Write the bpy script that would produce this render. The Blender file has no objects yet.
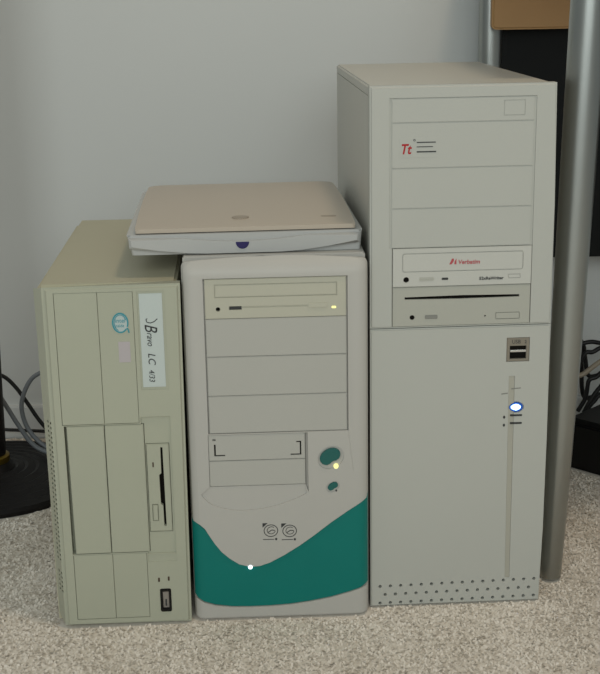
import bpy, bmesh, math, random
import numpy as np
from mathutils import Vector, Matrix
random.seed(7)
rng = np.random.default_rng(7)
COL = bpy.context.scene.collection
S = 0.001            # shapes are drawn in millimetres: x right, y away from the viewer, z up
R = math.radians

# ------------------------------------------------------------------ materials
def lin(h):
    h = h.lstrip('#')
    v = [int(h[i:i+2], 16)/255 for i in (0, 2, 4)]
    return tuple(c/12.92 if c <= .04045 else ((c+.055)/1.055)**2.4 for c in v) + (1,)

def mat(name, hexcol, rough=.5, metal=0., spec=.35, var=.0, vscale=6., bump=0., bscale=900., emit=None, estr=0.):
    m = bpy.data.materials.new(name); m.use_nodes = True
    nt = m.node_tree; b = nt.nodes['Principled BSDF']
    c = lin(hexcol)
    b.inputs['Base Color'].default_value = c
    b.inputs['Roughness'].default_value = rough
    b.inputs['Metallic'].default_value = metal
    b.inputs['Specular IOR Level'].default_value = spec
    if var or bump:
        tc = nt.nodes.new('ShaderNodeTexCoord')
    if var:
        n = nt.nodes.new('ShaderNodeTexNoise'); n.inputs['Scale'].default_value = vscale; n.inputs['Detail'].default_value = 5
        nt.links.new(tc.outputs['Object'], n.inputs['Vector'])
        r = nt.nodes.new('ShaderNodeMix'); r.data_type = 'RGBA'
        r.inputs['A'].default_value = tuple(x*(1-var) for x in c[:3])+(1,)
        r.inputs['B'].default_value = tuple(min(1, x*(1+var)) for x in c[:3])+(1,)
        nt.links.new(n.outputs['Fac'], r.inputs['Factor']); nt.links.new(r.outputs['Result'], b.inputs['Base Color'])
    if bump:
        n2 = nt.nodes.new('ShaderNodeTexNoise'); n2.inputs['Scale'].default_value = bscale; n2.inputs['Detail'].default_value = 2
        nt.links.new(tc.outputs['Object'], n2.inputs['Vector'])
        bp = nt.nodes.new('ShaderNodeBump'); bp.inputs['Strength'].default_value = bump; bp.inputs['Distance'].default_value = .0006
        nt.links.new(n2.outputs['Fac'], bp.inputs['Height']); nt.links.new(bp.outputs['Normal'], b.inputs['Normal'])
    if emit:
        b.inputs['Emission Color'].default_value = lin(emit); b.inputs['Emission Strength'].default_value = estr
    return m

M = {}
M['beige']   = mat('aged_beige_plastic', 'b0b2a0', .42, var=.05, vscale=9, bump=.12)
M['beige_d'] = mat('beige_painted_steel', 'b8b49c', .5, var=.04, bump=.15)
M['grey']    = mat('pale_grey_plastic', 'bab8b2', .48, var=.03, bump=.1)
M['grey_b']  = mat('pale_grey_bay_plastic', 'b6b5ae', .5, var=.03, bump=.1)
M['cream']   = mat('cream_drive_plastic', 'bdbbab', .45, var=.02)
M['grey_c']  = mat('light_grey_painted_steel', 'c4c3ba', .42, var=.03, bump=.14)
M['white_c'] = mat('light_tower_plastic', 'bbbcb5', .48, var=.03, vscale=5, bump=.1)
M['white_d'] = mat('whiter_drive_plastic', 'c6c6bf', .45)
M['grey_d']  = mat('warm_grey_drive_plastic', 'b3b3a9', .45)
M['teal']    = mat('teal_plastic', '037870', .4, var=.06, vscale=20, bump=.1)
M['teal_d']  = mat('dark_teal_button_plastic', '10605c', .25, spec=.6)
M['teal_ink']= mat('teal_ink', '3f93a0', .5)
M['scan']    = mat('scanner_grey_plastic', 'b9bab8', .26, var=.02)
M['scanlid'] = mat('scanner_lid_plastic', 'bdb2a3', .36, var=.03, bump=.08)
M['emboss']  = mat('scanner_lid_emblem', 'a3988a', .5)
M['purple']  = mat('dark_purple_plastic', '251c5c', .3, spec=.5)
M['black']   = mat('black_plastic', '0d0d0e', .45, var=.1)
M['lamp_blk']= mat('black_lamp_enamel', '100d0d', .5, spec=.3)
M['dark']    = mat('dark_cavity', '15120f', .8, spec=.1)
M['ink']     = mat('dark_grey_ink', '3a3b3c', .6)
M['ink_l']   = mat('faint_grey_ink', '8a8a84', .6)
M['red']     = mat('red_ink', 'b01a22', .5)
M['red_l']   = mat('pinkish_red_ink', 'b8545a', .5)
M['label']   = mat('pale_blue_grey_label', 'c4cdca', .4)
M['holo']    = mat('faded_lilac_sticker', 'b9b2b4', .35)
M['stick']   = mat('pale_blue_sticker', 'b9c6c4', .4)
M['strip']   = mat('darker_grey_strip', 'afada1', .5)
M['usb']     = mat('brown_grey_steel_plate', '8f887c', .45, metal=.3)
M['steel']   = mat('bright_steel', 'd8d8d8', .25, metal=1)
M['led_b']   = mat('lit_blue_led', '6fa8ff', .3, emit='b4dcff', estr=5)
M['led_rim'] = mat('blue_led_lens', '2e62b8', .3)
M['led_w']   = mat('lit_white_led', 'e8f4ff', .3, emit='e6f4ff', estr=2.2)
M['led_y']   = mat('lit_yellow_led', 'f0e690', .3, emit='f4f0a8', estr=.75)
M['led_off'] = mat('unlit_led', '4b3a30', .3)
M['switch']  = mat('grey_rocker_plastic', '9a928a', .4)
M['alu']     = mat('satin_silver_metal', 'a9adab', .34, metal=1, spec=.5, var=.04, vscale=30)
M['wood']    = mat('tan_beech_laminate', 'b08a5c', .45, var=.1, vscale=14)
M['panel']   = mat('black_desk_panel', '0e1112', .6, spec=.2)
M['cable_k'] = mat('black_cable_rubber', '141414', .5)
M['cable_g'] = mat('grey_cable_rubber', '72767a', .5)
M['cable_t'] = mat('tan_grey_cable_rubber', '9a8f7e', .5)
M['brass']   = mat('brass_ring', '8c7430', .35, metal=.9)
M['wall']    = mat('off_white_wall_paint', 'cfd2d1', .85, spec=.15, var=.015, vscale=2, bump=.1, bscale=300)
M['trim']    = mat('white_trim_paint', 'd2d5d5', .5)

def carpet_mat():
    m = bpy.data.materials.new('beige_carpet'); m.use_nodes = True
    nt = m.node_tree; b = nt.nodes['Principled BSDF']; b.inputs['Roughness'].default_value = .95
    b.inputs['Specular IOR Level'].default_value = .08
    tc = nt.nodes.new('ShaderNodeTexCoord')
    n = nt.nodes.new('ShaderNodeTexNoise'); n.inputs['Scale'].default_value = 260; n.inputs['Detail'].default_value = 3
    n2 = nt.nodes.new('ShaderNodeTexNoise'); n2.inputs['Scale'].default_value = 9; n2.inputs['Detail'].default_value = 3
    nt.links.new(tc.outputs['Object'], n.inputs['Vector']); nt.links.new(tc.outputs['Object'], n2.inputs['Vector'])
    r = nt.nodes.new('ShaderNodeValToRGB')
    r.color_ramp.elements[0].position = .3; r.color_ramp.elements[0].color = lin('ddd5c9')
    r.color_ramp.elements[1].position = .72; r.color_ramp.elements[1].color = lin('eee7dd')
    nt.links.new(n.outputs['Fac'], r.inputs['Fac'])
    mx = nt.nodes.new('ShaderNodeMix'); mx.data_type = 'RGBA'; mx.blend_type = 'MULTIPLY'; mx.inputs['Factor'].default_value = 1
    r2 = nt.nodes.new('ShaderNodeValToRGB')
    r2.color_ramp.elements[0].position = .35; r2.color_ramp.elements[0].color = (.9, .89, .87, 1)
    r2.color_ramp.elements[1].position = .65; r2.color_ramp.elements[1].color = (1, 1, 1, 1)
    nt.links.new(n2.outputs['Fac'], r2.inputs['Fac'])
    nt.links.new(r.outputs['Color'], mx.inputs['A']); nt.links.new(r2.outputs['Color'], mx.inputs['B'])
    nt.links.new(mx.outputs['Result'], b.inputs['Base Color'])
    return m
M['carpet'] = carpet_mat()

# ------------------------------------------------------------------ mesh helpers (millimetres)
def obj(name, bm, m, parent=None, smooth=32, scale=S):
    bmesh.ops.recalc_face_normals(bm, faces=bm.faces)
    me = bpy.data.meshes.new(name); bm.to_mesh(me); bm.free()
    me.transform(Matrix.Scale(scale, 4))
    for p in me.polygons: p.use_smooth = True
    me.set_sharp_from_angle(angle=R(smooth))
    me.materials.append(M[m] if isinstance(m, str) else m)
    o = bpy.data.objects.new(name, me); COL.objects.link(o)
    if parent: o.parent = parent
    return o

def tag(o, label, cat, group=None, kind=None):
    if label: o['label'] = label
    if cat: o['category'] = cat
    if group: o['group'] = group
    if kind: o['kind'] = kind
    return o

def empty(name, loc, yaw, label, cat, group=None):
    o = bpy.data.objects.new(name, None); COL.objects.link(o)
    o.empty_display_size = .02; o.location = loc; o.rotation_euler = (0, 0, yaw)
    return tag(o, label, cat, group)

def join(*bms):
    out = bmesh.new()
    for b in bms:
        me = bpy.data.meshes.new('t'); b.to_mesh(me); b.free(); out.from_mesh(me); bpy.data.meshes.remove(me)
    return out

def prism(pts, y0, y1, bev=0, seg=2, back=False):
    """outline in x,z pulled from y0 (front) back to y1; the front rim is rounded"""
    bm = bmesh.new()
    a = [bm.verts.new((x, y0, z)) for x, z in pts]; b = [bm.verts.new((x, y1, z)) for x, z in pts]
    bm.faces.new(a); bm.faces.new(b[::-1])
    n = len(pts)
    for i in range(n): bm.faces.new((a[i], b[i], b[(i+1) % n], a[(i+1) % n]))
    if bev:
        ed = [e for e in bm.edges if all(abs(v.co.y-y0) < 1e-6 for v in e.verts) or (back and all(abs(v.co.y-y1) < 1e-6 for v in e.verts))]
        bmesh.ops.bevel(bm, geom=ed, offset=bev, segments=seg, affect='EDGES', clamp_overlap=True)
    return bm

def rect(x0, x1, z0, z1, r=0, n=4):
    if not r: return [(x0, z0), (x1, z0), (x1, z1), (x0, z1)]
    p = []
    for cx, cz, a in ((x1-r, z0+r, -90), (x1-r, z1-r, 0), (x0+r, z1-r, 90), (x0+r, z0+r, 180)):
        for k in range(n+1):
            t = R(a+90*k/n); p.append((cx+r*math.cos(t), cz+r*math.sin(t)))
    return p

def ell(cx, cz, a, b, n=24, rot=0):
    c, s = math.cos(R(rot)), math.sin(R(rot)); p = []
    for k in range(n):
        t = 2*math.pi*k/n; u, w = a*math.cos(t), b*math.sin(t)
        p.append((cx+u*c-w*s, cz+u*s+w*c))
    return p

def kidney(cx, cz, a, b, rot, bx, bz, br, n=48):
    p = []
    for x, z in ell(cx, cz, a, b, n, rot):
        d = math.hypot(x-bx, z-bz)
        if d < br: x, z = bx+(x-bx)*br/d, bz+(z-bz)*br/d
        p.append((x, z))
    return p

def box(x0, x1, y0, y1, z0, z1, bev=0, seg=2):
    bm = bmesh.new()
    bmesh.ops.create_cube(bm, size=1)
    for v in bm.verts:
        v.co = Vector(((x0+x1)/2+v.co.x*(x1-x0), (y0+y1)/2+v.co.y*(y1-y0), (z0+z1)/2+v.co.z*(z1-z0)))
    if bev: bmesh.ops.bevel(bm, geom=bm.edges[:], offset=bev, segments=seg, affect='EDGES')
    return bm

def plan(pts, z0, z1, bev=0, seg=2, inset=None):
    """outline in x,y raised from z0 to z1; top rim rounded; inset moves the bottom outline to `inset`"""
    bm = bmesh.new(); lo = inset or pts
    a = [bm.verts.new((x, y, z1)) for x, y in pts]; b = [bm.verts.new((x, y, z0)) for x, y in lo]
    bm.faces.new(a); bm.faces.new(b[::-1]); n = len(pts)
    for i in range(n): bm.faces.new((a[i], b[i], b[(i+1) % n], a[(i+1) % n]))
    if bev:
        ed = [e for e in bm.edges if all(abs(v.co.z-z1) < 1e-6 for v in e.verts)]
        bmesh.ops.bevel(bm, geom=ed, offset=bev, segments=seg, affect='EDGES')
    return bm

def lathe(prof, n=32, close=True):
    bm = bmesh.new(); rings = []
    for r, z in prof:
        rings.append([bm.verts.new((r*math.cos(2*math.pi*k/n), r*math.sin(2*math.pi*k/n), z)) for k in range(n)])
    for i in range(len(rings)-1):
        for k in range(n): bm.faces.new((rings[i][k], rings[i][(k+1) % n], rings[i+1][(k+1) % n], rings[i+1][k]))
    if close: bm.faces.new(rings[0][::-1]); bm.faces.new(rings[-1])
    return bm

def smooth_path(pts, n=10):
    P = [Vector(p) for p in pts]; P = [P[0]*2-P[1]]+P+[P[-1]*2-P[-2]]; out = []
    for i in range(1, len(P)-2):
        for k in range(n):
            t = k/n; a, b, c, d = P[i-1], P[i], P[i+1], P[i+2]
            out.append(.5*((2*b)+(c-a)*t+(2*a-5*b+4*c-d)*t*t+(3*b-a-3*c+d)*t**3))
    return out+[P[-2]]

def tube(path, r, n=10):
    bm = bmesh.new(); rings = []; up = Vector((0, 0, 1)); prev = None
    for i, p in enumerate(path):
        t = (path[min(i+1, len(path)-1)]-path[max(i-1, 0)]).normalized()
        if prev is None: prev = t.cross(up if abs(t.z) < .9 else Vector((1, 0, 0))).normalized()
        u = (prev-t*prev.dot(t)).normalized(); w = t.cross(u); prev = u
        rings.append([bm.verts.new(p+r*(math.cos(2*math.pi*k/n)*u+math.sin(2*math.pi*k/n)*w)) for k in range(n)])
    for i in range(len(rings)-1):
        for k in range(n): bm.faces.new((rings[i][k], rings[i][(k+1) % n], rings[i+1][(k+1) % n], rings[i+1][k]))
    bm.faces.new(rings[0][::-1]); bm.faces.new(rings[-1])
    return bm

def cut(bm, *cutters):
    """carve every cutter out of bm"""
    def tmp(b):
        bmesh.ops.recalc_face_normals(b, faces=b.faces)
        me = bpy.data.meshes.new('t'); b.to_mesh(me); b.free()
        o = bpy.data.objects.new('t', me); COL.objects.link(o); return o
    A = tmp(bm); B = tmp(join(*cutters))
    md = A.modifiers.new('b', 'BOOLEAN'); md.operation = 'DIFFERENCE'; md.solver = 'EXACT'; md.use_self = True; md.object = B
    dg = bpy.context.evaluated_depsgraph_get(); dg.update()
    me = bpy.data.meshes.new_from_object(A.evaluated_get(dg))
    out = bmesh.new(); out.from_mesh(me)
    for o in (A, B):
        d = o.data; bpy.data.objects.remove(o); bpy.data.meshes.remove(d)
    bpy.data.meshes.remove(me)
    return out

def text(body, size, x, y, z, shear=0, turn=0, align='LEFT', bold=0, sx=1):
    """raised lettering on a front plane at depth y; turn rotates it in that plane (degrees)"""
    cu = bpy.data.curves.new('t', 'FONT'); cu.body = body; cu.size = size; cu.shear = shear; cu.align_x = align
    cu.extrude = .12; cu.offset = bold; cu.resolution_u = 3
    o = bpy.data.objects.new('t', cu); COL.objects.link(o)
    dg = bpy.context.evaluated_depsgraph_get(); dg.update()
    me = bpy.data.meshes.new_from_object(o.evaluated_get(dg))
    bm = bmesh.new(); bm.from_mesh(me)
    bpy.data.objects.remove(o); bpy.data.curves.remove(cu); bpy.data.meshes.remove(me)
    mtx = Matrix.Translation((x, y, z)) @ Matrix.Rotation(R(-turn), 4, 'Y') @ Matrix.Rotation(R(90), 4, 'X') @ Matrix.Diagonal((sx, 1, 1, 1))
    bmesh.ops.transform(bm, matrix=mtx, verts=bm.verts)
    return bm

def line(pts, y, w, th=.3):
    """flat printed stroke through x,z points"""
    bms = []
    for (x0, z0), (x1, z1) in zip(pts, pts[1:]):
        d = Vector((x1-x0, z1-z0)); d.normalize(); nx, nz = -d.y*w/2, d.x*w/2
        bms.append(prism([(x0+nx, z0+nz), (x0-nx, z0-nz), (x1-nx, z1-nz), (x1+nx, z1+nz)], y-th, y+th))
    return join(*bms)

def ring(cx, cz, a, b, w, y, rot=0, a0=0, a1=360, n=28, th=.3):
    c, s = math.cos(R(rot)), math.sin(R(rot)); bm = bmesh.new(); rows = []
    for k in range(n+1):
        t = R(a0+(a1-a0)*k/n); row = []
        for q, yy in ((-.5, y-th), (.5, y-th), (.5, y+th), (-.5, y+th)):
            u, v = (a+w*q)*math.cos(t), (b+w*q)*math.sin(t)
            row.append(bm.verts.new((cx+u*c-v*s, yy, cz+u*s+v*c)))
        rows.append(row)
    for i in range(n):
        for k in range(4): bm.faces.new((rows[i][k], rows[i][(k+1) % 4], rows[i+1][(k+1) % 4], rows[i+1][k]))
    bm.faces.new(rows[0]); bm.faces.new(rows[-1][::-1])
    return bm

def xcuts(bm, xs):
    for x in xs:
        bmesh.ops.bisect_plane(bm, geom=bm.verts[:]+bm.edges[:]+bm.faces[:], plane_co=(x, 0, 0), plane_no=(1, 0, 0), dist=1e-5)

# ================================================================== THE ROOM
fl = obj('floor', box(-2200, 2200, -2600, 604, -40, -2.2), 'carpet'); tag(fl, None, None, kind='structure')
wl = obj('wall_back', box(-2200, 2200, 604, 700, -40, 2500), 'wall'); tag(wl, None, None, kind='structure')
bb = obj('baseboard_back', prism(rect(-2200, 2200, -2.2, 52), 594, 604, 2), 'trim'); tag(bb, None, None, kind='structure')

# ================================================================== COMPUTER 1: beige desktop case stood on its side
A = empty('desktop_computer', (-.3463, -.0372, 0), .052,
          'aged beige slim computer case with blank drive doors and sideways badge, leftmost of the three', 'computer')
cov = box(-7.5, 141.5, 20, 408, 1, 389.5, 0)
ed = [e for e in cov.edges if all(v.co.z > 300 for v in e.verts) and all(v.co.x < 0 for v in e.verts)]
bmesh.ops.bevel(cov, geom=ed, offset=7, segments=4, affect='EDGES')
ed = [e for e in cov.edges if all(v.co.z > 300 for v in e.verts) and all(v.co.x > 100 for v in e.verts)]
bmesh.ops.bevel(cov, geom=ed, offset=3, segments=3, affect='EDGES')
obj('case_cover', cov, 'beige_d', A)
# bezel with a slanted left flank
bz = bmesh.new()
f = [bz.verts.new(p) for p in ((3.5, 0, 0), (143, 0, 0), (146, 0, 391), (3.5, 0, 391))]
b = [bz.verts.new(p) for p in ((-6.5, 20, 10), (143, 20, 0), (145.5, 20, 390), (-9, 20, 386))]
bz.faces.new(f); bz.faces.new(b[::-1])
for i in range(4): bz.faces.new((f[i], b[i], b[(i+1) % 4], f[(i+1) % 4]))
e_top = [e for e in bz.edges if all(v.co.y < 1 for v in e.verts)]
bmesh.ops.bevel(bz, geom=e_top, offset=3.5, segments=3, affect='EDGES')
cutters = [prism(rect(14, 96.5, 238.6, 384.2), -5, 3),
           prism(rect(15.6, 101, 88, 237.8), -5, 12),
           prism(rect(16, 97, 8.6, 87), -5, 3),
           prism(rect(98, 129.5, 86, 245.6), -5, 2.2),
           prism(rect(98, 129.5, 76, 84.8), -5, .9),
           prism(rect(100.5, 129.5, 276, 384), -5, .8),
           prism(rect(109.2, 121.6, 14.5, 42.8, 2), -5, 8), prism(rect(101.6, 127, 111.0, 214.7), -5, 12),
           ]
vents = []
for k in range(37):
    z = 42.5+k*5.5
    if 66 < z < 80: continue
    for x0 in (.4, -3.2): vents.append(box(x0, x0+1.7, -5, 15.5, z-1.3, z+1.3))
bz = cut(bz, *cutters)
bz = cut(bz, *vents)
obj('front_bezel', bz, 'beige', A)
for x0, x1, z0, z1 in ((14.4, 59, 239, 383.9), (59.4, 96.1, 239, 383.9), (16.4, 59, 9, 86.6), (59.4, 96.6, 9, 86.6)):
    obj('blank_panel', prism(rect(x0, x1, z0, z1), .15, 3, .4, 1), 'beige', A)
d1 = prism([(19.6, 88.8), (58.1, 88.8), (58.1, 237.2), (18.4, 237.2)], -.4, 8, .7)
obj('drive_bay_cover', d1, 'beige', A)
obj('drive_bay_cover', prism(rect(59, 100.4, 88.6, 237.2), -.2, 8, .7), 'beige', A)
# floppy drive
fd = prism(rect(102.2, 126.4, 111.8, 214), 1, 9, .8)
slot = [(117.2, 210), (119.6, 210), (120.2, 118), (117.6, 118), (117.4, 142), (115, 144), (114.6, 178), (117.0, 180)]
fd = cut(fd, prism(slot, -2, 7), prism(rect(105.5, 112.2, 124.5, 144.2), -2, 3.2))
fdo = obj('floppy_drive', fd, 'beige', A)
obj('disk_slot', prism(slot, 6.2, 8.5), 'dark', fdo)
obj('eject_button', prism(rect(106.4, 111.5, 125.5, 143.4), -.6, 4, .5), 'beige', fdo)
obj('activity_light', prism(rect(107.9, 109.4, 187.5, 193), .6, 2), 'led_off', fdo)
# power switch, its two lights, badge, stickers
sw = cut(prism(rect(109.4, 121.4, 14.8, 42.5, 1.8), -1.2, 7, .5), prism(rect(111.6, 119.2, 17.6, 39.6, 1), -3, 5))
swo = obj('power_switch', sw, 'black', A)
rk = prism(rect(112, 118.8, 18, 39.2), 1.5, 5, .4)
for v in rk.verts:
    if v.co.y < 3: v.co.y += (30-v.co.z)*.09
obj('rocker', rk, 'switch', swo)
obj('rocker_mark', line([(115.4, 21), (115.4, 29)], 2.1, 1.6, .9), 'ink', swo)
for x, z in ((108.8, 53.8), (119.6, 54.8)):
    obj('indicator_light', prism(rect(x-1, x+1, z-2.6, z+2.6, .8), -.5, 2, .3), 'led_off', A)
bd = obj('model_badge', prism(rect(102.6, 126.8, 279, 381.4), -.3, 1, .3), 'label', A)
bl = join(text('B', 19, 107.4, -.5, 349, .35, -90, sx=.8), text('ravo', 10, 109.4, -.5, 339.5, .3, -90, sx=.82),
          text('LC', 11, 109.6, -.5, 317, .25, -90, sx=.95), text('4/33', 8.5, 109.6, -.5, 298.5, .2, -90, sx=.9),
          line([(110.5, 354.6), (109, 353.5), (110, 350.5), (113.5, 349.6), (117.5, 351), (121, 354)], -.35, .9, .2))
obj('lettering', bl, 'ink', bd)
st = obj('processor_sticker', prism(ell(82, 350.6, 8.6, 11, 28), -.1, 1), 'stick', A)
st['label'] = 'round pale blue and teal sticker'
sk = join(ring(82, 350.6, 7.9, 10.3, 1.5, -.15, 0, -25, 318), ring(82, 350.6, 6.3, 8.6, .7, -.15, 0, 20, 250),
          line([(88.6, 345), (90.3, 342.4), (90.6, 339.6)], -.15, 1.4),
          text('intel', 6.6, 76.4, -.25, 351, .1, 0, sx=.95), text('inside', 4.8, 75.8, -.25, 346, .1, 0, sx=.92))
obj('lettering', sk, 'teal_ink', st)
hs = obj('holographic_sticker', prism(rect(78.8, 91, 307.5, 330), -.15, 1), 'holo', A)

# ================================================================== COMPUTER 2: grey mini tower with teal front
B = empty('tower_computer', (-.1983, -.0252, 0), .0373,
          'grey midi tower computer with a teal curved lower front, standing between the other two', 'computer')
WB = 197.6
def fb(x, r=13.0):
    d = max(0., min(x+1.7, WB-1.7-x))
    e = 0 if d >= r else r-math.sqrt(max(0, r*r-(r-d)**2))
    return e*.8
XS = [.35, 1, 2, 3.4, 5, 7, 9.5, 13]; XS = [x-1.7 for x in XS]+[WB-1.7-x for x in XS]
def fascia(pts, y0, y1, bev=0, seg=2, back=False):
    bm = prism(pts, y0, y1, bev, seg, back); xcuts(bm, XS)
    for v in bm.verts: v.co.y += fb(v.co.x)
    return bm
cv = box(-.2, 194.3, 24, 402, 1, 413.8, 0)
bmesh.ops.bevel(cv, geom=[e for e in cv.edges if all(v.co.z > 300 for v in e.verts)], offset=1.5, segments=2, affect='EDGES')
obj('case_cover', cv, 'grey', B)
top = [(WB-x, 410.2+5*math.sin(math.pi*x/WB)**.8) for x in np.linspace(5, WB-5, 24)]
outl = [(0, 4), (2, 1.5), (6, 0), (WB-6, 0), (WB-2, 1.5), (WB, 4), (WB, 405), (WB-1.5, 408.6)]+top+[(1.5, 408.6), (0, 405)]
bz = prism([(x-1.7, z) for x, z in outl], 0, 13, 2.5, 3); xcuts(bz, XS)
for zc in (397, 400, 402.5, 405, 407, 409, 410.6):
    bmesh.ops.bisect_plane(bz, geom=bz.verts[:]+bz.edges[:]+bz.faces[:], plane_co=(0, 0, zc), plane_no=(0, 0, 1), dist=1e-5)
for v in bz.verts: v.co.y += fb(v.co.x)
for v in bz.verts:      # the top rim rolls back
    if v.co.z > 396: v.co.y += (v.co.z-396)**2*.034*max(0, 1-max(0, v.co.y-fb(v.co.x))/13)
teal_top = [(-5, 123), (1.6, 119.5), (8, 116), (13.4, 111), (18, 102.5), (23.9, 92.5), (31, 82.5), (40, 74), (50, 67), (62, 63.4), (73, 64),
            (84.5, 67.8), (101, 76.5), (118.4, 87.5), (135, 99.5), (152.2, 113), (172, 127), (193.5, 141), (201, 146.5)]
teal_bot = [(201, 36.6), (186, 32), (173.9, 28), (152, 22), (128.5, 17.8), (106, 15), (83.2, 13.8), (60, 13.6), (40, 14.4), (22, 16.6), (10, 20.6), (2.4, 25), (-5, 29)]
def pocket(pts, depth): return fascia(pts, -12, depth)
bz = cut(bz, pocket(teal_top+teal_bot, 4.5))
bz = cut(bz, prism(rect(21.2, 173.6, 221.6, 394.2), -8, 5),
         prism(rect(20.6, 126.4, 160, 220.6), -8, 4),
         prism([(126.2, 160), (129, 151), (129, 220.6), (126.2, 220.6)], -8, 4),
         prism(ell(154, 190.6, 15, 12.4, 32, 30), -8, 1.6),
         prism(ell(155.8, 156.4, 8, 5.8, 24, 30), -8, 1.1))
bz = cut(bz, tube([Vector((x, -.45, z)) for x, z in ((173.4, 221.6), (175.6, 200), (178.6, 175))], .9, 6))
dish = smooth_path([(11, 0, 152), (14, 0, 147), (25.4, 0, 138), (52.7, 0, 131.5), (86, 0, 134.5), (112, 0, 142.5), (127, 0, 149.5)], 4)
bz = cut(bz, prism([(p.x, p.z) for p in dish]+[(127, 150.5), (126, 160.5), (21, 160.5)], -3, 1.8))
obj('front_bezel', bz, 'grey', B, 24)
tt = [(max(-1.1, min(WB-2.3, x)), z-.9) for x, z in teal_top]; tb = [(max(-1.1, min(WB-2.3, x)), z+.8) for x, z in teal_bot]
tl = obj('teal_fascia', fascia(tt+tb, 1.6, 4.6, .8), 'teal', B); tl['label'] = 'teal curved lower front panel'
obj('drive_light', prism(ell(62.5, 63, 2.4, 2.4, 16), -.6, 3, .5), 'led_w', B)
# optical drive
od = cut(prism(rect(22.7, 172.1, 350.2, 393.3), 1.6, 10, .6),
         prism(rect(33, 162.6, 373, 387.4), -2, 3.2),
         prism(rect(61, 131, 361.6, 363.2), -2, 2.8), prism(ell(36.4, 360.6, 2.4, 2.4, 16), -2, 6),
         prism(rect(48, 61.5, 359.7, 363.6), -2, 4))
odo = obj('optical_drive', od, 'cream', B)
obj('disc_tray', prism(rect(33.6, 162, 373.6, 386.9), 1.9, 5, .7), 'cream', odo)
obj('headphone_jack', prism(ell(36.4, 360.6, 2.2, 2.2, 16), 4.5, 7), 'dark', odo)
obj('volume_dial', prism(rect(48.6, 61, 360, 363.3), 1.9, 5, .3), 'ink', odo)
obj('eject_button', prism(rect(131.6, 152, 359.9, 365.6), .6, 4, .6), 'cream', odo)
obj('activity_light', prism(rect(156.6, 161.4, 358.8, 361.2, 1), .9, 3, .4), 'led_y', odo)
for z0, z1 in ((308.5, 349.8), (264.7, 308.1), (222.1, 264.3)):
    obj('drive_bay_cover', prism(rect(22.7, 172.1, z0, z1), .9, 8, .7), 'grey_b', B)
# front floppy bay covers
up = cut(prism(rect(21, 126, 190.6, 220.2), .6, 7, .5),
         prism([(26.8, 195.8), (38.6, 195.8), (38.6, 197.4), (28.6, 197.4), (28.6, 209.5), (26.8, 209.5)], -2, 5),
         prism([(110, 194.8), (121.8, 194.8), (121.8, 211), (116.5, 211), (116.5, 209.4), (120.2, 209.4), (120.2, 196.4), (110, 196.4)], -2, 5),
         prism(rect(25.4, 28.8, 213.6, 215.8), -2, 4))
upo = obj('floppy_bay_cover', up, 'grey_b', B)
obj('bracket_slot', join(prism([(26.8, 195.8), (38.6, 195.8), (38.6, 197.4), (28.6, 197.4), (28.6, 209.5), (26.8, 209.5)], 2.6, 5.5)), 'dark', upo)
obj('bracket_slot', prism([(110, 194.8), (121.8, 194.8), (121.8, 211), (116.5, 211), (116.5, 209.4), (120.2, 209.4), (120.2, 196.4), (110, 196.4)], 2.6, 5.5), 'dark', upo)
obj('floppy_bay_cover', prism(rect(21, 126, 160.6, 190), .9, 7, .5), 'grey_b', B)
pb = obj('power_button', prism(kidney(153, 192.2, 12, 8.6, 30, 159.4, 180.6, 8.2), -1.6, 4, 1.3, 3), 'teal_d', B)
pb['label'] = 'dark teal kidney-shaped power button'
obj('reset_button', prism(kidney(155.8, 157, 6.2, 4.0, 32, 159.4, 151.6, 4.2), -.8, 4, .6), 'teal_d', B)
obj('power_light', prism(ell(159.6, 180.4, 2.7, 3, 16), -.9, 3, .7), 'led_y', B)
obj('reset_hole', prism(ell(159.6, 151.6, 1.1, 1.1, 12), -.2, 2), 'ink', B)
for cx, cz in ((86.4, 105.6), (107.2, 104.6)):
    lg = join(prism([(cx-9.2, cz+10), (cx-3.4, cz+10), (cx-9.2, cz+4.6)], -.15, .5), ring(cx, cz+.8, 7.6, 7, .9, .15),
              ring(cx+.4, cz+1.2, 4.6, 4.2, .7, .15, 20, 30, 330), line([(cx-3, cz-1), (cx+1, cz+1.6), (cx+4.4, cz+1)], .15, 1.0),
              line([(cx-9, cz-9.6), (cx+3.6, cz-9.6)], .15, .8), prism(ell(cx+5.6, cz-9.5, 1.3, 1.5, 12), -.15, .5))
    obj('printed_logo', lg, 'ink', B)

# ================================================================== COMPUTER 3: tall tower
C = empty('tower_computer', (0, 0, 0), .0489,
          'tallest pale grey tower computer with a blue lit power light, beside the silver desk leg', 'computer')
WC, HC = 195.0, 588.0
cv = box(1, WC-1, 16, 424, 1, HC-.8, 0)
bmesh.ops.bevel(cv, geom=[e for e in cv.edges if all(v.co.z > 300 for v in e.verts)], offset=2, segments=3, affect='EDGES')
cv = cut(cv, box(-2, 1.9, 10, 440, 576.2, 577.2), box(-2, 1.9, 26, 27, -2, 577))
obj('case_cover', cv, 'grey_c', C)
uf = prism([(0, 330.0), (WC+2.4, 330.0), (WC+1.6, 460), (WC, HC), (0, HC)], 0, 15.5, 2.2, 3)
uf = cut(uf, prism(rect(20.6, 174.2, 417.8, 575.4), -5, 1.5), prism(rect(23.4, 174.2, 331.2, 417.8), -5, 9))
obj('upper_bezel', uf, 'white_c', C)
lf = prism([(0, 0), (WC, 0), (WC+1.8, 90), (WC+2.4, 200), (WC+2.4, 329.3), (0, 329.3)], 0, 15.5, 1.5, 2)
holes = []
for row, (z, n, off) in enumerate(((24.6, 16, 0), (14.2, 15, 5.9), (3.6, 16, 0))):
    for k in range(n):
        holes.append(prism(ell(10.8+off+k*11.86, z+.16*k, 2.0, 2.0, 8), -3, 9))
lf = cut(lf, *holes)
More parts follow.
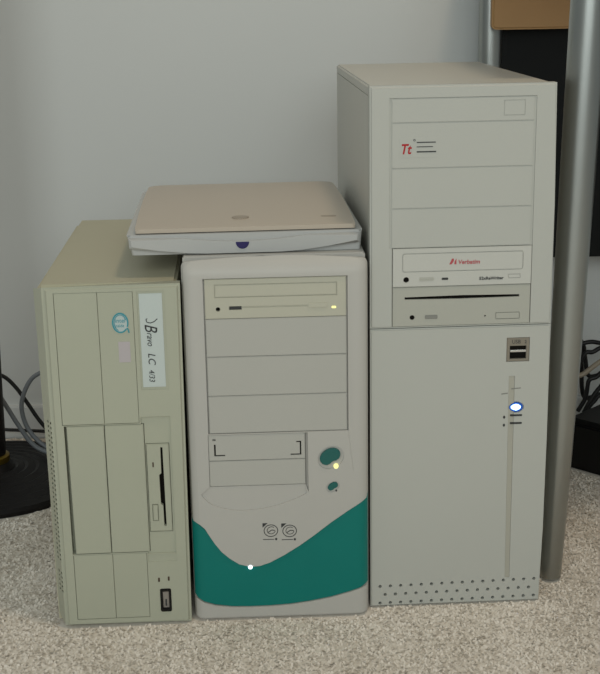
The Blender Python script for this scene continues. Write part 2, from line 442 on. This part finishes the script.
lf = cut(lf, prism([(154.6, 30), (160, 30), (159.4, 272), (152.8, 272)], -3, 1.4),
         prism(rect(149.4, 174.8, 288.4, 315.8), -3, 8),
         prism(ell(161.6, 235.8, 9, 6.6), -3, 1.6))
obj('lower_door', lf, 'white_c', C)
tc = cut(prism(rect(22.8, 172, 549.9, 574.6), .2, 2, .7), prism(rect(139.9, 162.1, 555.4, 571.2), -2, 1))
tco = obj('drive_bay_cover', tc, 'white_c', C)
obj('small_cover', prism(rect(140.2, 161.8, 555.7, 570.9), .25, 1.4, .4), 'white_c', tco)
for z0, z1 in ((502.8, 549.7), (460.3, 502.6), (418.1, 460.1)):
    bc = obj('drive_bay_cover', prism(rect(22.8, 172, z0, z1), .2, 2, .7), 'white_c', C)
    if z1 > 540:
        bg = obj('maker_badge', prism(rect(31, 72, 514, 535.5, 1), 0, .8), 'white_c', bc)
        obj('lettering', text('Tt', 14.5, 31.6, -.2, 518, .25, 0, bold=.3, sx=.82), 'red', bg)
        tm = join(ring(46.6, 532, .9, .9, .5, -.05), *[line([(49, z), (x1, z)], -.05, w) for z, x1, w in ((529.6, 69, 1), (525.0, 66, .8), (519.8, 69.4, 1.3))])
        obj('fine_print', tm, 'ink', bg)
# cd writer
rw = cut(prism(rect(22.9, 172.3, 375.8, 417.4), -.8, 8, .6), cut(prism(rect(33, 163.4, 391.8, 412.4, 2.5), -4, .6), prism(rect(34, 162.4, 392.8, 411.4, 2), -5, 2)),
         prism(ell(37.4, 383.6, 3.1, 3.1, 18), -4, 5), cut(prism(rect(147.2, 160.8, 382.4, 387.2, 1), -4, .3), prism(rect(147.9, 160.1, 383.1, 386.5, .8), -5, 2)))
rwo = obj('disc_writer', rw, 'white_d', C); rwo.location.x = .0013
obj('headphone_jack', prism(ell(37.4, 383.6, 2.9, 2.9, 18), 1.2, 6), 'dark', rwo)
obj('activity_light', prism(rect(75.6, 82.6, 382.6, 385, .8), -1.2, 1), 'ink', rwo)
dial = join(*[prism(rect(52+k*2.2, 53.2+k*2.2, 381.8, 386), -1.3, 1) for k in range(7)], prism(rect(51.4, 67.6, 383.2, 384.4), -1.2, 1))
obj('volume_dial', dial, 'grey_d', rwo)
mk = join(prism([(83.6, 399.4), (86, 399.4), (88.4, 403), (88.4, 405.6), (86.4, 405.6)], -1.1, 0), prism([(89, 399.4), (91.2, 399.4), (91.2, 405.6), (89.2, 402.4)], -1.1, 0),
          text('Verbatim', 6.3, 93, -1.1, 399.6, .12, 0, bold=.12))
obj('lettering', mk, 'red_l', rwo)
obj('speed_print', text('52xReWriter', 4.6, 116, -1.1, 381.6, 0, 0, bold=.12, sx=1.05), 'ink', rwo)
# slot drive
dv = cut(prism(rect(22.9, 172.3, 331.8, 375.1), .2, 8, .6), prism([(36, 361.6), (98, 361.0), (160.4, 361.6), (160.4, 364.2), (98, 365), (36, 364.2)], -3, 6),
         prism(ell(44.2, 341.6, 2.7, 2.7, 18), -3, 5), prism(ell(123.6, 341.2, 1, 1, 10), -3, 5), cut(prism(rect(134.8, 161.4, 337, 344.8, 1), -3, 1.6), prism(rect(135.6, 160.6, 337.8, 344, .8), -5, 4)))
dvo = obj('disc_drive', dv, 'grey_d', C); dvo.location.x = .0013
obj('disc_slot', prism(rect(36, 160.4, 361, 365), 3, 6.6), 'dark', dvo)
obj('headphone_jack', prism(ell(44.2, 341.6, 2.5, 2.5, 18), 1.6, 6), 'dark', dvo)
obj('volume_dial', prism(rect(58, 71.8, 339.6, 344, 1.2), -.5, 2, .4), 'ink_l', dvo)
obj('light_strip', prism([(154.8, 30.2), (159.8, 30.2), (159.2, 271.8), (153.0, 271.8)], .5, 2), 'strip', C)
# usb plate
us = cut(prism(rect(149.8, 174.4, 288.8, 315.4), .1, 3, .4), prism(rect(153, 171.2, 291.6, 306.4), -2, 6))
uso = obj('usb_panel', us, 'usb', C)
obj('usb_port', prism(rect(153.2, 171, 291.8, 306.2), 2.5, 4), 'dark', uso)
obj('port_tongue', prism(rect(153.4, 170.8, 299.4, 301.8), -.6, 3.4, .3), 'steel', uso)
obj('lettering', join(text('USB', 6, 155, 0, 309, 0, 0, sx=.95), text('2', 5, 169, 0, 309)), 'ink', uso)
lo = obj('power_button', prism(ell(161.6, 235.8, 8.4, 6), .1, 4, .8), 'led_rim', C); lo['label'] = 'blue oval button rim'
obj('power_light', prism(ell(161.6, 235.8, 5.6, 3.6), -.5, 2, .6), 'led_b', lo)
for z in (226.4, 217.2):
    obj('slim_button', prism(rect(155.4, 168.8, z-1.1, z+1.1, .8), -.6, 3, .3), 'ink', C)
for z in (224.6, 215.2):
    obj('printed_mark', prism(ell(148.8, z, 1.3, 1.8, 12), -.15, .5), 'ink', C)
obj('printed_mark', join(line([(145, 251.6), (152.2, 252.4)], .05, 1.3), ), 'ink_l', C)
obj('printed_mark', line([(156, 257.2), (166.6, 258)], .9, 1.3, 1), 'ink_l', C)

# ================================================================== SCANNER on the midi tower
SC = empty('flatbed_scanner', (-.2535, .0055, .4141), .058,
           'thin grey flatbed scanner with a tan lid lying on top of the teal-fronted tower', 'scanner')
def rr(x0, x1, y0, y1, rf, rb):
    p = []
    for cx, cy, a, r in ((x1-rf, y0+rf, -90, rf), (x1-rb, y1-rb, 0, rb), (x0+rb, y1-rb, 90, rb), (x0+rf, y0+rf, 180, rf)):
        for k in range(7):
            t = R(a+15*k); p.append((cx+r*math.cos(t), cy+r*math.sin(t)))
    return p
SD = 322
obj('base', plan(rr(-5, 247, 0, SD, 4, 26), 0, 22, 1.5, 2, inset=rr(0, 245, 2, SD-4, 4, 24)), 'scan', SC)
fp = [(-2, 8), (30, 5.4), (62, 2), (80, 1.2), (160, 1.2), (182, 2.4), (210, 6), (243, 9), (244, 19.5), (190, 18.6), (168, 16.2), (145, 14.2), (121, 13.4), (97, 14), (74, 15.8), (55, 18), (-3, 19.5)]
obj('front_panel', prism(fp[::-1], -5, 4, 2.6, 1), 'scan', SC)
lid = plan(rr(4, 240, 4, SD-1, 3, 30), 23, 27.6, 1.8, 1)
xcuts(lid, [30, 60, 90, 120, 150, 180, 210])
for yc in (12, 25, 45, 80, 160, 240, 280, 300, 312):
    bmesh.ops.bisect_plane(lid, geom=lid.verts[:]+lid.edges[:]+lid.faces[:], plane_co=(0, yc, 0), plane_no=(0, 1, 0), dist=1e-5)
for v in lid.verts:
    if v.co.z > 25: v.co.z += 6*math.sin(math.pi*max(0, v.co.y-6)/(SD-7))**.7 if 6 < v.co.y < SD-1.5 else 0
obj('lid', lid, 'scanlid', SC)
hb = [(118+7.2*math.cos(R(a)), 13+7.6*math.sin(R(a))) for a in range(180, 361, 12)]
obj('scan_button', prism(hb, -6.2, 2, .9, 2), 'purple', SC)
em = plan([(117+9.5*math.cos(R(a)), 44+9*math.sin(R(a))) for a in range(0, 360, 12)], 27, 31.4, .3)
obj('lid_emblem', em, 'emboss', SC)
em = plan([(214+9*math.cos(R(a)), 41+5*math.sin(R(a))) for a in range(0, 360, 12)], 27, 30.6, .3)
obj('lid_emblem', em, 'emboss', SC)

# ================================================================== DESK at right
D = empty('desk', (.2, .05, 0), 0, 'desk at the right edge with round silver legs and a tan wooden apron', 'desk')
def leg(x, y, lean, r0=12.5, r1=20.2, h=760):
    bm = lathe([(r0-2, .5), (r0, 2), (r0, 8), (r0+1.5, 60), (r1-2.2, 300), (r1-.6, 520), (r1, h)], 40)
    for v in bm.verts: v.co.x += x+lean*v.co.z/h; v.co.y += y
    return obj('leg', bm, 'alu', D)
leg(19.5, 17, 20)
leg(5, 497, 1, 14, 17.5)
leg(1200, 17, 0); leg(1200, 497, 0, 14, 17)
ap = prism(rect(1, 1190, 626.5, 760, 7, 4), 452, 472, 3, 3, back=True)
obj('apron', ap, 'wood', D)
obj('back_panel', prism(rect(18, 1180, 290, 760), 496, 512, 1), 'panel', D)
obj('desktop', box(-25, 1230, -10, 535, 760, 785, 4), 'wood', D)

# black box behind the desk leg
K = obj('black_box', box(0, 190, 0, 105, 0, 78, 9, 4), 'black'); K.location = (.307, .428, -.0015); K.rotation_euler = (0, 0, R(-45))
tag(K, 'black box on the carpet half hidden behind the silver desk leg', 'box')

# ================================================================== LAMP STAND at left
L = empty('floor_lamp', (-.529, .413, -.0015), 0, 'black pole on a flat ringed round base at the left edge', 'lamp stand')
prof = [(146, 0), (147, 6), (143, 10)]
for i, r in enumerate((138, 122, 106, 90, 74, 58, 44)):
    z = 11+i*1.6; prof += [(r, z), (r-7, z+2.2), (r-12, z+.4)]
prof += [(30, 24), (26, 30), (24, 34)]
obj('base', lathe(prof, 64), 'lamp_blk', L)
obj('pole', lathe([(20, 30), (21.5, 60), (26, 260), (31, 460), (36, 900), (36, 1300)], 32), 'lamp_blk', L)
obj('collar', lathe([(25, 30), (26, 33), (25.5, 40), (21.5, 42)], 32), 'brass', L)

# ================================================================== CABLES
def cable(pts, r, m, label, group=None):
    o = obj('cable', tube(smooth_path([tuple(1000*c for c in p) for p in pts], 10), r, 10), m)
    return tag(o, label, 'cable', group)
cable([(-.547, .5, .139), (-.523, .5, .131), (-.506, .5, .113), (-.49, .5, .087), (-.477, .5, .064), (-.463, .5, .045), (-.443, .5, .027), (-.41, .5, .014), (-.36, .5, .004)], 3.0, 'cable_k',
      'black cable curving down from the lamp pole behind the beige case')
cable([(-.376, .455, .15), (-.433, .478, .150), (-.463, .482, .142), (-.482, .485, .127), (-.496, .485, .095), (-.494, .485, .065), (-.482, .48, .044), (-.462, .475, .027), (-.439, .47, .0225), (-.40, .465, .019), (-.36, .46, .005)], 3.4, 'cable_g',
      'grey cable looped beside the rear of the beige case')
cable([(-.539, .463, .142), (-.518, .463, .104), (-.5, .463, .069), (-.481, .463, .038), (-.460, .461, .0245), (-.43, .455, .021), (-.37, .45, .010)], 3.4, 'cable_g',
      'grey cable slanting straight down to the carpet behind the lamp pole')
cable([(-.64, .586, .02), (-.573, .586, .018), (-.545, .586, .016), (-.481, .586, .012), (-.446, .586, .009), (-.36, .585, .004)], 2.6, 'cable_k',
      'dark cable lying along the foot of the wall behind the lamp base')
gk = 'black cables tangled behind the desk leg'
for pts in [[(0.33, 0.54, 0.136), (0.35, 0.54, 0.152), (0.368, 0.54, 0.158), (0.388, 0.54, 0.155), (0.444, 0.54, 0.142)], [(0.338, 0.55, 0.178), (0.359, 0.55, 0.154), (0.365, 0.55, 0.126), (0.371, 0.55, 0.101), (0.393, 0.55, 0.103), (0.444, 0.55, 0.113)], [(0.346, 0.53, 0.11), (0.359, 0.53, 0.142), (0.371, 0.53, 0.145), (0.39, 0.53, 0.154), (0.444, 0.53, 0.165)], [(0.353, 0.535, 0.048), (0.364, 0.535, 0.07), (0.368, 0.535, 0.097), (0.379, 0.535, 0.103), (0.394, 0.535, 0.113), (0.444, 0.535, 0.119)], [(0.359, 0.52, 0.051), (0.368, 0.52, 0.07), (0.381, 0.52, 0.09), (0.396, 0.52, 0.103), (0.444, 0.52, 0.11)], [(0.358, 0.56, 0.142), (0.362, 0.56, 0.11), (0.364, 0.56, 0.077), (0.371, 0.56, 0.061), (0.393, 0.56, 0.067), (0.444, 0.56, 0.077)], [(0.365, 0.525, 0.054), (0.374, 0.525, 0.066), (0.39, 0.525, 0.08), (0.444, 0.525, 0.09)]]:
    tag(cable(pts, 3.4, 'cable_k', 'black cable in the tangle behind the silver desk leg'), None, None, gk)
cable([(0.338, 0.51, 0.111), (0.353, 0.51, 0.116), (0.362, 0.51, 0.123), (0.384, 0.51, 0.139), (0.444, 0.51, 0.17)], 3.8, 'cable_t',
      'tan grey cable rising across the black tangle behind the desk leg')

# ================================================================== CARPET PILE
def carpet_pile(n=150000):
    x = rng.uniform(-.75, .62, n); y = rng.uniform(-.30, .592, n)
    keep = np.ones(n, bool)
    for ox, oy, yaw, w, d, e in ((-.3463, -.0372, .052, .1445, .408, .002), (-.1983, -.0252, .0373, .194, .402, .002), (0, 0, .0489, .195, .424, .0015), (.307, .428, R(-45), .19, .105, .001)):
        c, s = math.cos(yaw), math.sin(yaw); lx = (x-ox)*c+(y-oy)*s; ly = -(x-ox)*s+(y-oy)*c
        lo = -.0045 if w == .1445 else 0
        keep &= ~((lx > lo-e) & (lx < w+e) & (ly > -e) & (ly < d+e))
    keep &= np.hypot(x+.529, y-.413) > .149
    keep &= np.hypot(x-.205, y-.547) > .0155
    keep &= np.hypot(x-.2195, y-.067) > .0135
    x = x[keep]; y = y[keep]; n = len(x)
    h = rng.uniform(-.0010, .0000, n); w = rng.uniform(.0009, .0019, n); a = rng.uniform(0, 2*np.pi, n)
    la = a+np.pi/2; ll = rng.uniform(.002, .0045, n); z0 = rng.uniform(-.0028, -.0018, n)
    v = np.empty((n, 4, 3), np.float32)
    dx, dy = np.cos(a)*w, np.sin(a)*w
    tx, ty = x+np.cos(la)*ll, y+np.sin(la)*ll
    v[:, 0] = np.stack([x-dx, y-dy, z0], 1); v[:, 1] = np.stack([x+dx, y+dy, z0], 1)
    v[:, 2] = np.stack([tx+dx*.7, ty+dy*.7, h], 1); v[:, 3] = np.stack([tx-dx*.7, ty-dy*.7, h], 1)
    me = bpy.data.meshes.new('carpet_pile')
    me.vertices.add(n*4); me.vertices.foreach_set('co', v.ravel())
    me.loops.add(n*4); me.loops.foreach_set('vertex_index', np.arange(n*4, dtype=np.int32))
    me.polygons.add(n); me.polygons.foreach_set('loop_start', np.arange(0, n*4, 4, dtype=np.int32))
    me.update(calc_edges=True); me.materials.append(M['carpet'])
    o = bpy.data.objects.new('carpet_pile', me); COL.objects.link(o)
    tag(o, 'short beige carpet pile covering the floor', 'carpet', kind='stuff')
carpet_pile()

# ================================================================== LIGHT
def area(name, loc, aim, sx, sy, power, col):
    d = bpy.data.lights.new(name, 'AREA'); d.shape = 'RECTANGLE'; d.size = sx; d.size_y = sy; d.energy = power; d.color = col
    o = bpy.data.objects.new(name, d); COL.objects.link(o); o.location = loc
    o.rotation_euler = (Vector(aim)-Vector(loc)).to_track_quat('-Z', 'Y').to_euler()
    return o
area('ceiling_lamp_light', (.45, -.45, 2.4), (.1, .1, 0), 0.26, 0.26, 8.3, (1, .78, .54))
area('window_light', (-.25, -3.0, 1.65), (0, .1, .35), 2.8, 1.7, 46, (.94, 1.0, .975))
w = bpy.data.worlds.new('room_ambience'); bpy.context.scene.world = w; w.use_nodes = True
w.node_tree.nodes['Background'].inputs['Color'].default_value = (.84, .90, .88, 1)
w.node_tree.nodes['Background'].inputs['Strength'].default_value = .26

# ================================================================== CAMERA
pitch, roll = .2689, -.0175
F = Vector((0, math.cos(pitch), -math.sin(pitch))); U = Vector((0, math.sin(pitch), math.cos(pitch))); Rt = Vector((1, 0, 0))
R2 = math.cos(roll)*Rt+math.sin(roll)*U; U2 = -math.sin(roll)*Rt+math.cos(roll)*U
cd = bpy.data.cameras.new('camera'); cd.sensor_fit = 'HORIZONTAL'; cd.sensor_width = 36; cd.lens = 36*1251.14/600; cd.clip_start = .05
co = bpy.data.objects.new('camera', cd); COL.objects.link(co)
mw = Matrix((R2, U2, -F)).transposed().to_4x4(); mw.translation = Vector((-.0759, -1.3043, .6822)); co.matrix_world = mw
sc = bpy.context.scene; sc.camera = co
vs = sc.view_settings; vs.view_transform = 'Standard'; vs.look = 'None'; vs.gamma = 1; vs.use_curve_mapping = False; vs.exposure = 0
